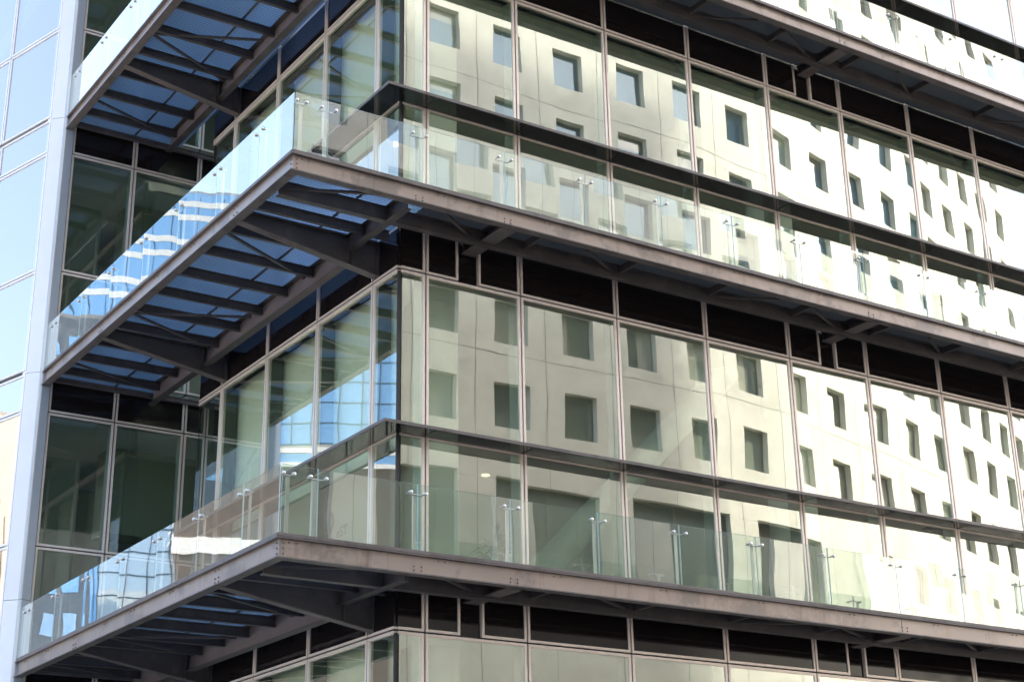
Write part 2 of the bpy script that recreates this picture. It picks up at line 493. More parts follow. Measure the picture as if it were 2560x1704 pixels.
def spandrel(fac, s0, s1, z0, z1, sides='lrb'):
    w_, h_ = s1 - s0 - 0.022, z1 - z0 - 0.011
    key = ('s', round(w_, 3), round(h_, 3), sides)
    if key not in CACHE:
        x = w_ / 2; fw = 0.032; b = MB(); p = MB()
        b.box(-x, x, -0.016, 0.05, 0, fw)
        l_ = r_ = 0
        if 'l' in sides: b.box(-x, -x + fw, -0.016, 0.05, fw, h_); l_ = fw
        if 'r' in sides: b.box(x - fw, x, -0.016, 0.05, fw, h_); r_ = fw
        p.box(-x + l_ - 0.001, x - r_ + 0.001, 0.0, 0.02, fw - 0.001, h_)
        CACHE[key] = (b.mesh('spandrel_frame', [M['frame']]), p.mesh('spandrel_panel', [M['spandrel']]))
    f_, p_ = CACHE[key]
    c = fac.at((s0 + s1) / 2, z0 + 0.011)
    o = put('spandrel_panel', p_, B, None, c, fac.a)
    put('spandrel_frame', f_, o)

def mullion(fac, s, z0, z1, depth=0.26, wd=0.055, mat='fin'):
    key = ('m', round(z1 - z0, 3), depth, wd, mat)
    if key not in CACHE:
        b = MB().box(-wd / 2 + 0.02, wd / 2 - 0.02, 0.012, 0.05, 0, z1 - z0, 1).box(-wd / 2, wd / 2, 0.051, depth, 0, z1 - z0, 0)
        CACHE[key] = b.mesh('mullion', [M[mat], M['gasket']])
    put('mullion', CACHE[key], B, None, fac.at(s, z0), fac.a)

def transom(fac, s0, s1, z, name='transom'):
    b = MB().box(0, s1 - s0, 0.012, 0.10, -0.012, 0.012)
    b.build(name, M['gasket'], B, None, fac.at(s0, z), fac.a)

STO = range(4)
for k in STO:
    t, sh, fl = T[k], SH[k], FL[k]
    top = DK[k] - 0.02
    low0 = fl + (0.04 if k else 0.35)
    # right facade
    for i in range(len(MR)):
        s0 = 0.035 if i == 0 else MR[i - 1]
        s1 = MR[i]
        sd_ = 'rbt' if i == 0 else 'lrbt'
        window(FR, s0, s1, sh, t, 'window', 'pane', sides=sd_)
        window(FR, s0, s1, low0, sh, 'lower_window', 'pane', sides=sd_)
        if s0 < 1.08 < s1 or s0 < 7.66 < s1:
            c_ = 1.08 if s1 < 4 else 7.655
            spandrel(FR, s0, c_ - 0.15, t, top); spandrel(FR, c_ + 0.15, s1, t, top)
            MB().box(-0.15, 0.15, 0.03, 0.05, 0.0, top - t - 0.012).build('infill_panel', M['spandrel'], B, None, FR.at(c_, t + 0.012), 0)
        else:
            spandrel(FR, s0, s1, t, top, 'rb' if i == 0 else 'lrb')
        mullion(FR, s1, low0, t)
        mullion(FR, s1, t, top, 0.07)
    transom(FR, 0.0, XE, t); transom(FR, 0.0, XE, sh)
    # left facade (s = -y)
    for i in range(len(ML)):
        y0 = 0.005 if i == 0 else ML[i - 1]
        y1 = ML[i]
        sd_ = 'lbt' if i == 0 else ('rbt' if i == 4 else 'lrbt')
        window(FLt, -y1, -y0, sh, t, 'window', 'pane_side', sides=sd_)
        window(FLt, -y1, -y0, low0, sh, 'lower_window', 'pane_side', sides=sd_)
        spandrel(FLt, -y1, -y0, t, top, 'lb' if i == 0 else ('rb' if i == 4 else 'lrb'))
        mullion(FLt, -y1, low0, t, mat='fin_shaded')
        mullion(FLt, -y1, t, top, 0.07)
    transom(FLt, -ML[-1], 0.0, t); transom(FLt, -ML[-1], 0.0, sh)
    # corner post
    MB().box(0.004, 0.064, 0.0, 0.030, low0, t - 0.03).build('corner_post', M['gasket'], B)
    # recessed wall
    for i in range(3):
        window(FRec, RX[i], RX[i + 1], sh, t, 'recess_window', 'pane_clear')
        window(FRec, RX[i], RX[i + 1], low0, sh, 'recess_window', 'pane_clear')
        spandrel(FRec, RX[i], RX[i + 1], t, top)
        mullion(FRec, RX[i + 1], low0, t, 0.20); mullion(FRec, RX[i + 1], t, top, 0.07)
    transom(FRec, RX[0], RX[-1], t); transom(FRec, RX[0], RX[-1], sh)
    # end of the corner volume, looking onto the recess
    window(Facade((0, ML[-1]), 0.0), 0.02, 1.60, low0, t, 'end_window', 'pane_clear', sides='bt')
    # pale wing
    for i in range(4):
        s1 = -0.02 - i * 1.56; s0 = s1 - 1.56
        lv = [(low0, sh), (sh, t), (t, DK[k])] if k else [(low0, sh), (sh, t), (t, DK[k])]
        for z0, z1 in lv:
            window(FP, s0, s1, z0, z1, 'wing_window', 'pane_pale', fw=0.036, mat='pillar_light')
        mullion(FP, s0, low0, DK[k], 0.12)
    for zz in (sh, t, DK[k]):
        transom(FP, -0.02 - 4 * 1.56, -0.02, zz)

# pillar between the wing and the recess
pil = [(-2.335, 8.46), (-2.31, 8.30), (-2.145, 8.135), (-2.135, 8.10), (-2.10, 8.095), (-1.962, 8.095), (-1.962, 8.30), (-2.05, 8.60), (-2.20, 8.60)]
z = GZ
segs = [GZ, -3.1, 0.655, 5.37, 10.09, 12.0]
for a_, b_ in zip(segs, segs[1:]):
    MB().prism(pil[::1], a_ + 0.004, b_ - 0.004, 0, [0, 0, 1, 0, 1, 1, 1, 1, 1]).build('pillar', [M['pillar_light'], M['pillar_dark']], B)

# light shelves
for k in STO:
    z = SH[k]
    o = 0.375
    b = MB()
    z0, z1 = z - 0.028, z - 0.006
    b.add([(-o, -o, z0), (XE, -o, z0), (XE, -0.02, z0), (-0.02, -0.02, z0), (-0.02, ML[-1], z0), (-o, ML[-1], z0),
           (-o, -o, z1), (XE, -o, z1), (XE, -0.02, z1), (-0.02, -0.02, z1), (-0.02, ML[-1], z1), (-o, ML[-1], z1)],
          [(3, 2, 1, 0), (5, 4, 3, 0), (6, 7, 8, 9), (6, 9, 10, 11), (0, 1, 7, 6), (1, 2, 8, 7), (2, 3, 9, 8), (3, 4, 10, 9), (4, 5, 11, 10), (5, 0, 6, 11)], 0)
    sh_ = b.build('light_shelf', M['shelf'], B)
    e = MB()
    e.box(-o - 0.008, XE, -o - 0.008, -o + 0.004, z0 - 0.006, z1 + 0.012)
    e.box(-o - 0.008, -o + 0.004, -o + 0.004, ML[-1], z0 - 0.006, z1 + 0.012)
    e.build('shelf_edge', M['flange'], sh_)
    for s in [0.37, 1.87] + [3.52 + 1.641 * i_ for i_ in range(8)]:
        MB().box(s - 0.006, s + 0.006, -o + 0.01, -0.022, z0 - 0.004, z0 - 0.001).build('shelf_joint', M['gasket'], sh_)

# ------------------------------------------------------------------ balconies
RJ = [-1.62 + 1.303 * i for i in range(15)]     # glass joints on the long side
LJ = [-0.10 + 1.318 * i for i in range(7)]      # glass joints on the short side
def glass_panel(parent, a, b, z0, z1, side):
    b_ = MB(); a += 0.006; b -= 0.006; h = z1 - z0; t_ = 0.006
    def q(u, v, z): return (u, v, z) if side == 'r' else (v, u, z)
    P = [q(a, -t_, 0), q(b, -t_, 0), q(b, t_, 0), q(a, t_, 0), q(a, -t_, h), q(b, -t_, h), q(b, t_, h), q(a, t_, h)]
    fl_ = (lambda f: f) if side == 'r' else (lambda f: f[::-1])
    b_.add(P, [fl_((0, 1, 5, 4)), fl_((2, 3, 7, 6))], 0)
    b_.add(P, [fl_((0, 3, 2, 1)), fl_((4, 5, 6, 7)), fl_((1, 2, 6, 5)), fl_((3, 0, 4, 7))], 1)
    loc = (0, DY + 0.035, z0) if side == 'r' else (DX + 0.035, 0, z0)
    return b_.build('glass_panel', [M['rail'], M['edge']], parent, None, loc)

def post(parent, s, z0, side, arms=(-0.1, 0.1)):
    """flat steel post behind the joint with a cross arm and ball clamps through the glass"""
    b = MB(); h = 0.735
    if side == 'r':
        y = DY + 0.11
        b.box(s - 0.022, s + 0.022, y, y + 0.018, 0, h)
        b.tube((s + arms[0], y, h - 0.005), (s + arms[1], y, h - 0.005), 0.011)
        for a in arms:
            if a:
                b.tube((s + a, y, h - 0.005), (s + a, DY + 0.02, h - 0.005), 0.010)
                b.ball((s + a, DY + 0.018, h - 0.005), 0.024)
    else:
        x = DX + 0.11
        b.box(x, x + 0.018, s - 0.022, s + 0.022, 0, h)
        b.tube((x, s + arms[0], h - 0.005), (x, s + arms[1], h - 0.005), 0.011)
        for a in arms:
            if a:
                b.tube((x, s + a, h - 0.005), (DX + 0.02, s + a, h - 0.005), 0.010)
                b.ball((DX + 0.018, s + a, h - 0.005), 0.024)
    b.build('rail_post', M['steel'], parent, None, (0, 0, z0))

def bolt(b, p, ax, r=0.013, l=0.014):
    p = Vector(p); a = Vector(ax)
    b.tube(p, p + a * l, r, r * 0.8, 6)

for k in range(4):
    zt = DK[k]; zb = zt - 0.235
    # edge beam: I section with the web set back between dark flanges
    b = MB()
    fo = 0.055
    for za in (zb, zt - 0.014):
        b.prism([(DX, DY), (XE, DY), (XE, DY + 0.13), (DX + 0.13, DY + 0.13), (DX + 0.13, DE), (DX, DE)], za, za + 0.014, 1)
    b.box(DX + fo, XE, DY + fo, DY + fo + 0.012, zb + 0.014, zt - 0.014, 0)
    b.box(DX + fo, DX + fo + 0.012, DY + fo + 0.012, DE, zb + 0.014, zt - 0.014, 0)
    deck = b.build('balcony_deck', [M['beam'], M['flange']], B)
    bo = MB()
    yy, xx = DY + fo, DX + fo
    for s in [-1.9] + [0.02 + 1.64 * i for i in range(10)]:
        for ds in (-0.045, 0.045):
            bolt(bo, (s + ds, yy, zt - 0.045), (0, -1, 0), 0.009)
    for s in (-0.30, 1.03, 7.58, 14.1):
        for ds in (-0.05, 0.05):
            for dz in (0.055, 0.10):
                bolt(bo, (s + ds, yy, zb + dz), (0, -1, 0), 0.010)
    for dz in (0.06, 0.12, 0.18):
        bolt(bo, (DX + fo + 0.05, yy, zb + dz), (0, -1, 0), 0.011)
        bolt(bo, (xx, DY + fo + 0.05, zb + dz), (-1, 0, 0), 0.011)
    for s in (0.6, 2.0, 3.3, 4.3, 5.51, 6.7, 7.7):
        for ds in (-0.05, 0.05):
            bolt(bo, (xx, s + ds, zt - 0.045), (-1, 0, 0), 0.009)
    for s in (0.6, 5.51):
        for ds in (-0.05, 0.05):
            for dz in (0.05, 0.10):
                bolt(bo, (xx, s + ds, zb + dz), (-1, 0, 0), 0.011)
    bo.build('bolts', M['bolt'], deck)
    # splice seams of the web
    sp = MB()
    for s in (-0.95, 7.53):
        sp.box(s - 0.004, s + 0.004, yy - 0.003, yy - 0.0005, zb + 0.015, zt - 0.015)
    sp.build('splice', M['bolt'], deck)
    # glazing shoe under the glass
    sh_ = MB()
    sh_.box(DX + 0.022, XE, DY + 0.020, DY + 0.027, zt + 0.012, zt + 0.05).box(DX + 0.022, XE, DY + 0.043, DY + 0.050, zt + 0.012, zt + 0.05)
    sh_.box(DX + 0.020, DX + 0.027, DY + 0.051, DE, zt + 0.012, zt + 0.05).box(DX + 0.043, DX + 0.050, DY + 0.051, DE, zt + 0.012, zt + 0.05)
    sh_.build('glazing_shoe', M['flange'], deck)
    if True:
        js = [DX + 0.045] + RJ + [XE]
        for a_, b_ in zip(js, js[1:]):
            glass_panel(deck, a_, min(b_, XE), zt + 0.02, zt + 0.835, 'r')
        js = [DY + 0.045] + LJ + [DE]
        for a_, b_ in zip(js, js[1:]):
            glass_panel(deck, a_, b_, zt + 0.02, zt + 0.835, 'l')
        for s in RJ:
            post(deck, s, zt, 'r')
        for s in LJ:
            post(deck, s, zt, 'l')
        post(deck, DX + 0.16, zt, 'r', (-0.1, 0.03))
    # inner beams
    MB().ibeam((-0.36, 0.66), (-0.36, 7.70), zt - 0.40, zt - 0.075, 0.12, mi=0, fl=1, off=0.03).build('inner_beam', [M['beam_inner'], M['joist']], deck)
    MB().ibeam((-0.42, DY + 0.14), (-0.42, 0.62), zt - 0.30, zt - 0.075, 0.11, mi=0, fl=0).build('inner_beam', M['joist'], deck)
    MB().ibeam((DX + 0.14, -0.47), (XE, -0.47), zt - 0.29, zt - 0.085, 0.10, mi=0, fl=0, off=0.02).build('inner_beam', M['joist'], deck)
    # joists of the short side
    for y in (0.15, 0.98, 1.78, 2.62, 3.45, 4.25, 5.03, 5.86, 6.66, 7.42):
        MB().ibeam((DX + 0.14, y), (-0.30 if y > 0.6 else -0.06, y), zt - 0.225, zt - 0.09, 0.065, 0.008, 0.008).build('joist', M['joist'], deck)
    # joists of the long side
    for i in range(10):
        x = 1.66 + 1.61 * i
        if abs(x - 1.08) > 0.2 and abs(x - 7.66) > 0.2 and x < XE:
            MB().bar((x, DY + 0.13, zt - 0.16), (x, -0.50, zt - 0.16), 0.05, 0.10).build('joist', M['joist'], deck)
    # tapered cantilever brackets, short side
    for y in (0.60, 5.51):
        b = MB()
        b.add([(DX + 0.14, y - 0.007, zb + 0.005), (-0.015, y - 0.007, zt - 0.565), (-0.015, y - 0.007, zt - 0.09), (DX + 0.14, y - 0.007, zt - 0.09),
               (DX + 0.14, y + 0.007, zb + 0.005), (-0.015, y + 0.007, zt - 0.565), (-0.015, y + 0.007, zt - 0.09), (DX + 0.14, y + 0.007, zt - 0.09)],
              [(0, 1, 2, 3), (7, 6, 5, 4), (0, 4, 5, 1), (1, 5, 6, 2), (2, 6, 7, 3), (3, 7, 4, 0)], 0)
        b.bar((DX + 0.10, y, zb - 0.003), (-0.015, y, zt - 0.573), 0.13, 0.016, 1)
        b.bar((DX + 0.14, y, zt - 0.082), (-0.015, y, zt - 0.082), 0.13, 0.014, 0)
        b.box(-0.40, -0.388, y - 0.06, y + 0.06, zt - 0.50, zt - 0.09, 0)
        b.box(-0.016, -0.004, y - 0.10, y + 0.10, zt - 0.62, zt - 0.09, 0)
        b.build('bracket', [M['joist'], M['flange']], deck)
    # brackets, long side
    for x in (1.08, 7.66, 14.22):
        b = MB()
        y0, y1 = DY + 0.13, -0.01
        b.box(x - 0.006, x + 0.006, y0, y1, zb + 0.004, zt - 0.10, 0)
        b.box(x - 0.11, x + 0.11, y0, y1, zb - 0.012, zb + 0.004, 1)
        b.box(x - 0.11, x + 0.11, y0, y1, zt - 0.10, zt - 0.086, 0)
        b.box(x - 0.09, x + 0.09, -0.03, -0.016, zb - 0.02, zt - 0.10, 0)
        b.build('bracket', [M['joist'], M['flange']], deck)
    # diagonal wind braces
    zz = zt - 0.20
    for p, q in (((-2.0, 1.05), (-0.42, 1.92)), ((-2.0, 4.40), (-0.42, 5.18)), ((-2.0, 4.40), (-0.42, 3.66)), ((-2.0, -0.47), (-0.9, -0.97)), ((-2.0, 6.9), (-0.42, 7.5)),
                 ((0.13, -0.95), (0.92, -0.40)), ((2.40, -0.92), (3.27, -0.40)), ((4.85, -0.40), (5.90, -0.92)), ((6.50, -0.92), (7.50, -0.42)), ((8.98, -0.92), (9.80, -0.40)), ((11.4, -0.40), (12.4, -0.92))):
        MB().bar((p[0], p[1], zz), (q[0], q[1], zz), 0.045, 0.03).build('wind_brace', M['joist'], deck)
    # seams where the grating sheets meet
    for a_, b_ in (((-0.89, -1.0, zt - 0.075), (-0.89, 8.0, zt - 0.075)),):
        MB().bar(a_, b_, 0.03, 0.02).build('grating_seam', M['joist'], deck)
    # grating floors
    MB().box(DX + 0.075, -0.02, DY + 0.075, DE - 0.01, zt - 0.062, zt - 0.060).build('grating', M['grate_l'], deck)
    MB().box(-0.018, XE, DY + 0.075, -0.02, zt - 0.062, zt - 0.060).build('grating', M['grate_r'], deck)
    # edge beam against the recessed wall
    MB().ibeam((DX + 0.14, 8.06), (1.5, 8.06), zt - 0.16, zt - 0.075, 0.07).build('wall_beam', M['flange'], deck)

# ------------------------------------------------------------------ floors, ceilings and rooms
LAMPS = {1: (6.306, 7.79), 2: (2.69, 4.94)}
for k in STO:
    t, top, fl = T[k], DK[k], FL[k]
    b = MB()
    zc = t + 0.02
    b.box(0.30, XE, 0.30, 6.3, zc, top - 0.06).box(1.72, XE, 6.3, 8.3, zc, top - 0.06).box(-1.9, XE, 8.48, 16, zc, top - 0.06)
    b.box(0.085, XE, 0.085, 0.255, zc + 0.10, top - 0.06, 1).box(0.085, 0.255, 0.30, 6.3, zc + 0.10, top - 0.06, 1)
    b.build('floor_slab', [M['ceiling'], M['fin_shaded']], B)
    # dark slot along the head of the glass
    MB().box(0.256, XE, 0.256, 0.299, zc + 0.06, zc + 0.09).box(0.256, 0.299, 0.30, 6.3, zc + 0.06, zc + 0.09).build('blind_slot', M['gasket'], B)
    MB().box(0.30, XE, 0.30, 6.3, fl - 0.05, fl - 0.02).box(-1.9, XE, 8.48, 16, fl - 0.05, fl - 0.02).build('floor_finish', M['carpet'], B)
    zr = t + 0.019
    MB().box(3.2, XE, 8.0, 8.2, fl - 0.01, zr).build('partition', M['midint'], B)
    MB().box(1.68, 1.72, 6.6, 8.1, fl, zr).build('partition', M['white'], B)
    MB().box(-1.9, XE, 12.6, 12.8, fl - 0.01, zr).build('partition', M['white'], B)
    MB().box(-0.35, 3.0, 9.6, 10.2, t - 1.5, zr).build('bulkhead', M['midint'], B)
    MB().box(-1.85, -0.95, 9.3, 9.5, fl, t - 0.4).build('partition', M['midint'], B)
    MB().tube((1.16, 1.12, fl), (1.16, 1.12, zr), 0.38, n=40).build('column', M['white'], B)
    MB().tube((7.72, 1.12, fl), (7.72, 1.12, zr), 0.38, n=40).build('column', M['white'], B)
    if k == 1:
        MB().tube((2.35, 1.0, fl + 0.05), (6.45, 1.0, zr), 0.21, n=24).build('brace_tube', M['fin'], B)
    # blinds along the short side
    for i in range(4):
        y0 = 0.42 if i == 0 else ML[i - 1] + 0.04
        y1 = ML[i] + 0.03
        MB().box(0.285, 0.291, y0, y1 - 0.01, SH[k] - 0.05, t + 0.015).build('roller_blind', M['blind'], B)
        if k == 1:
            MB().box(0.285, 0.291, y0, y1 - 0.01, SH[k] - 1.78, SH[k] - 0.052).build('lower_blind_panel', M['blind_dim'], B)
    # downlights
    for x, y in ((LAMPS[k],) if k in LAMPS else ()):
        MB().tube((x, y, zc - 0.02), (x, y, zc - 0.001), 0.075, n=20).build('downlight', M['lamp'], B)
    # far rooms' end and back walls
    MB().box(XE, XE + 0.2, 0.0, 16, fl, top).build('end_wall', M['grey_wall'], B)
    MB().box(-4.1, XE, 16.0, 16.2, fl, top).build('rear_wall', M['grey_wall'], B)
# plain storeys above the picture: they stand in the hotel's window reflections and shade the street
ZR = DK[3]
for n_ in range(4):
    z0 = ZR + n_ * H
    u = MB()
    u.box(0.02, XE, 0.06, 15.9, z0 - 0.05, z0 + H - 0.7, 0)
    u.box(-1.9, 0.0, 8.3, 15.9, z0 - 0.05, z0 + H - 0.7, 0)
    u.box(-0.02, XE, 0.0, 16.0, z0 + H - 0.69, z0 + H - 0.06, 1)
    u.box(-1.95, -0.03, 8.2, 16.0, z0 + H - 0.69, z0 + H - 0.06, 1)
    for s in MR:
        u.box(s - 0.04, s + 0.04, 0.02, 0.058, z0, z0 + H - 0.7, 2)
    us = u.build('upper_storey', [M['spandrel'], M['gasket'], M['frame']], B)
    if n_ < 3:
        zt = z0 + H
        MB().prism([(DX, DY), (XE, DY), (XE, -0.03), (-0.03, -0.03), (-0.03, DE), (DX, DE)], zt - 0.235, zt, 0).build('upper_balcony', [M['beam']], us)
MB().box(-0.1, XE, -0.1, 16.1, ZR + 4 * H - 0.05, ZR + 4 * H + 0.5).box(-2.0, -0.11, 8.1, 16.1, ZR + 4 * H - 0.05, ZR + 4 * H + 0.5).build('roof', M['roof'], B)

# lettering on the blind behind the first-storey glass: the end of two words and a dark curved mark
def text(body, size, loc, parent):
    cu = bpy.data.curves.new('lettering', 'FONT')
    cu.body = body; cu.size = size; cu.extrude = 0.001; cu.align_x = 'LEFT'
    tmp = bpy.data.objects.new('tmp', cu)
    S.collection.objects.link(tmp)
    dg = bpy.context.evaluated_depsgraph_get()
    me = bpy.data.meshes.new_from_object(tmp.evaluated_get(dg))
    bpy.data.objects.remove(tmp)
    me.materials.clear(); me.materials.append(M['letter'])
    o = put('lettering', me, parent)
    o.matrix_world = Matrix(((0, 0, -1, loc[0]), (-1, 0, 0, loc[1]), (0, 1, 0, loc[2]), (0, 0, 0, 1)))
    return o
text('eST', 0.20, (0.281, 2.12, -3.12), B)
text('eaST', 0.20, (0.281, 2.12, -3.38), B)
a = MB()
n = 24
pts = []
for i in range(n + 1):
    th = R(95 - 165 * i / n)
    pts.append((0.17 * math.cos(th), 0.17 * math.sin(th), 0.115 * math.cos(th), 0.115 * math.sin(th)))
pts.append((-0.04, -0.235, -0.04, -0.165))
v = []
for p in pts:
    v += [(0.283, 2.37 - p[0], -2.86 + p[1]), (0.283, 2.37 - p[2], -2.86 + p[3])]
v2 = [(0.279, q[1], q[2]) for q in v]
f = [(2 * i, 2 * i + 1, 2 * i + 3, 2 * i + 2) for i in range(len(pts) - 1)]
a.add(v2, f); a.add(v, [t_[::-1] for t_ in f])
a.build('lettering', M['letter'], B)

# ------------------------------------------------------------------ the building across the street, seen in the glass
CURVE = [(-12, 27.7), (29.5, 27.7), (33.7, 28.15), (36.9, 29.1), (40.1, 30.0), (43.0, 30.75), (46.0, 31.75), (48.8, 32.75), (51.6, 33.9), (54.3, 35.05), (57.2, 36.3), (62.5, 38.6)]
def curve_at(s):
    for (x0, y0), (x1, y1) in zip(CURVE, CURVE[1:]):
        L = math.hypot(x1 - x0, y1 - y0)
        if s <= L:
            return Vector((x0 + (x1 - x0) * s / L, -(y0 + (y1 - y0) * s / L), 0))
        s -= L
    return Vector((CURVE[-1][0], -CURVE[-1][1], 0))
LEN = sum(math.hypot(q[0] - p[0], q[1] - p[1]) for p, q in zip(CURVE, CURVE[1:]))
HB = thing('hotel_building', 'cream concrete building with rows of small square windows, mirrored in the long glass facade', 'building', (20, -28, GZ))
def hpart(mb, name, mats, parent=HB):
    o = mb.build(name, mats, parent)
    if parent is HB:
        o.matrix_parent_inverse = Matrix.Translation((-20, 28, -GZ))
    return o
ROWS = [10.27, 13.37, 16.1, 18.75, 21.4, 24.45, 27.5, 30.5, 33.5, 36.5]
WH = 1.65
ZTOP = 40.0
cols = [-12.0 + 12.0 + 0]  # window left edges as arc length from x = -12
starts = []
x = 19.55 - 2.86 * 5
while x < 29.0:
    starts.append(x + 12.0); x += 2.87
s_ = starts[-1] + 2.87
while s_ < LEN - 3:
    starts.append(s_); s_ += 3.02
wall = MB(); joint = MB(); reveal = MB()
def wq(b, s0, s1, z0, z1, off=0.0, mi=0):
    """a wall strip following the plan curve, cut into short lengths"""
    n_ = max(1, int((s1 - s0) / 1.6 + 0.99))
    for i in range(n_):
        a_ = curve_at(s0 + (s1 - s0) * i / n_); c_ = curve_at(s0 + (s1 - s0) * (i + 1) / n_)
        d = (c_ - a_).normalized(); nn = Vector((-d.y, d.x, 0)) * off
        a_ = a_ + nn; c_ = c_ + nn
        b.add([(c_.x, c_.y, z0), (a_.x, a_.y, z0), (a_.x, a_.y, z1), (c_.x, c_.y, z1)], [(0, 1, 2, 3)], mi)
JG = 0.011
hz = [11.32, 21.85, 31.0]
POD = [(i, 6.70) for i in range(len(starts))]
hotel_windows = []
def strip(s0, s1, z0, z1):
    """solid wall between two heights, broken by the open horizontal joints"""
    cuts = [z0] + [h_ for h_ in hz if z0 < h_ < z1] + [z1]
    for i in range(len(cuts) - 1):
        a_ = cuts[i] + (JG if cuts[i] in hz else 0); b_ = cuts[i + 1] - (JG if cuts[i + 1] in hz else 0)
        wq(wall, s0, s1, a_, b_)
edges = [0.0] + [st - 0.77 for st in starts[1:]] + [LEN]
for i, st in enumerate(starts):
    c0, c1 = edges[i] + JG, edges[i + 1] - JG
    w0, w1 = st, st + 1.36
    wide_a = i < 12 and i % 2 == 1 and i + 1 < 12        # left half of a wide ground opening
    wide_b = i < 12 and i % 2 == 0 and i > 0              # right half
    if wide_b:
        strip(c0, w0, GZ, 2.6); strip(c0, w0, 6.7, ZTOP)
    else:
        strip(c0, w0, GZ, ZTOP)
    if wide_a:
        strip(w1, c1, GZ, 2.6); strip(w1, c1, 6.7, ZTOP)
    else:
        strip(w1, c1, GZ, ZTOP)
    zs = GZ
    opens = [(zt_ - WH, zt_) for zt_ in ROWS]
    wide = i < 12
    if wide:
        first = i % 2 == 1
        strip(w0, w1, GZ, 2.6)
        zs = 6.7
        if not first and i + 0 < 12 and i > 0:
            pw0, pw1 = starts[i - 1], w1
            opens = [(2.6, 6.7, pw0, pw1)] + opens
    else:
        opens = [(2.1, 3.75), (5.3, 6.95)] + opens
    if wide and not (wide_a or wide_b):
        strip(w0, w1, 2.6, 6.7)
    for op_ in opens:
        oz0, oz1 = op_[:2]
        q0, q1 = op_[2:] if len(op_) == 4 else (w0, w1)
        if len(op_) == 2:
            strip(w0, w1, zs, oz0)
        a_ = curve_at(q0); c_ = curve_at(q1); d = (c_ - a_).normalized(); inn = Vector((d.y, -d.x, 0)) * 0.26
        # reveal
        P = [a_, c_, c_ + inn, a_ + inn]
        q = lambda p, zz: (p.x, p.y, zz)
        wall.add([q(P[0], oz0), q(P[1], oz0), q(P[2], oz0), q(P[3], oz0)], [(0, 1, 2, 3)])
        wall.add([q(P[0], oz1), q(P[3], oz1), q(P[2], oz1), q(P[1], oz1)], [(0, 1, 2, 3)])
        wall.add([q(P[0], oz0), q(P[3], oz0), q(P[3], oz1), q(P[0], oz1)], [(0, 1, 2, 3)])
        wall.add([q(P[2], oz0), q(P[1], oz0), q(P[1], oz1), q(P[2], oz1)], [(0, 1, 2, 3)])
        hotel_windows.append((i, oz0, oz1, a_ + inn, c_ + inn))
        zs = oz1
    strip(w0, w1, zs, ZTOP)
hpart(wall, 'wall', M['conc'])
wq(joint, 0, LEN, GZ, ZTOP - 0.05, -0.3)
hpart(joint, 'wall_core', M['conc_dark'])
a_ = curve_at(0); c_ = curve_at(LEN)
hpart(MB().prism([(a_.x, a_.y - 0.31), (29, -28.02), (40, -30.4), (51.6, -34.25), (c_.x, c_.y - 0.35), (c_.x - 8, c_.y - 14), (a_.x, -46)], ZTOP - 0.06, ZTOP), 'roof', M['roof'])
hpart(MB().box(c_.x - 0.3, c_.x - 0.05, c_.y - 14, c_.y - 0.05, GZ, ZTOP - 0.07).box(a_.x, a_.x + 0.2, -46, a_.y - 0.05, GZ, ZTOP - 0.07), 'side_wall', M['conc'])
rnd_w = random.Random(11)
def hotel_window(i, z0, z1, p, q, name):
    d = (q - p).normalized(); W = (q - p).length; ang = math.atan2(d.y, d.x) + math.pi
    c = (p + q) / 2
    b = MB(); f_ = 0.035
    b.box(-W / 2, W / 2, 0.0, 0.05, 0, f_).box(-W / 2, W / 2, 0.0, 0.05, z1 - z0 - f_, z1 - z0)
    b.box(-W / 2, -W / 2 + f_, 0.0, 0.05, f_, z1 - z0 - f_).box(W / 2 - f_, W / 2, 0.0, 0.05, f_, z1 - z0 - f_)
    high = z0 > 15
    key = ('h', round(W, 2), round(z1 - z0, 2), high)
    if key not in CACHE:
        CACHE[key] = (b.mesh(name, [M['hotel_frame']]),
                      MB().box(-W / 2 + f_, W / 2 - f_, 0.02, 0.03, f_, z1 - z0 - f_).mesh('pane', [M['hotel_pane_sky' if high else 'hotel_pane']]),
                      MB().box(-W / 2 + 0.005, W / 2 - 0.005, -0.25, -0.005, 0.002, 0.02).mesh('sill', [M['sill']]))
    fm, pm, sm = CACHE[key]
    o = put(name, fm, HB, None, (c.x - 20, c.y + 28, z0 - GZ), ang)
    put('pane', pm, o)
    kind = rnd_w.random()
    if z1 - z0 < 2 and kind < (0.25 if high else 0.62):                        # a drawn curtain or a lowered blind behind the pane
        u0, u1, v0, v1 = -W / 2 + f_, W / 2 - f_, f_, z1 - z0 - f_
        if kind < 0.22: v0 = v1 - rnd_w.uniform(0.3, 0.95)
        elif kind < 0.44: u0 = u1 - rnd_w.uniform(0.25, 0.7)
        else: u1 = u0 + rnd_w.uniform(0.25, 0.7)
        put('curtain', MB().box(u0, u1, 0.014, 0.0185, v0, v1).mesh('curtain', [M['curtain_pale'] if rnd_w.random() < 0.6 else M['curtain_grey']]), o)
    if z1 - z0 < 2:
        put('sill', sm, o)
    else:
        put('window_post', MB().box(-0.04, 0.04, -0.001, 0.051, f_, z1 - z0 - f_).mesh('window_post', [M['hotel_frame']]), o)
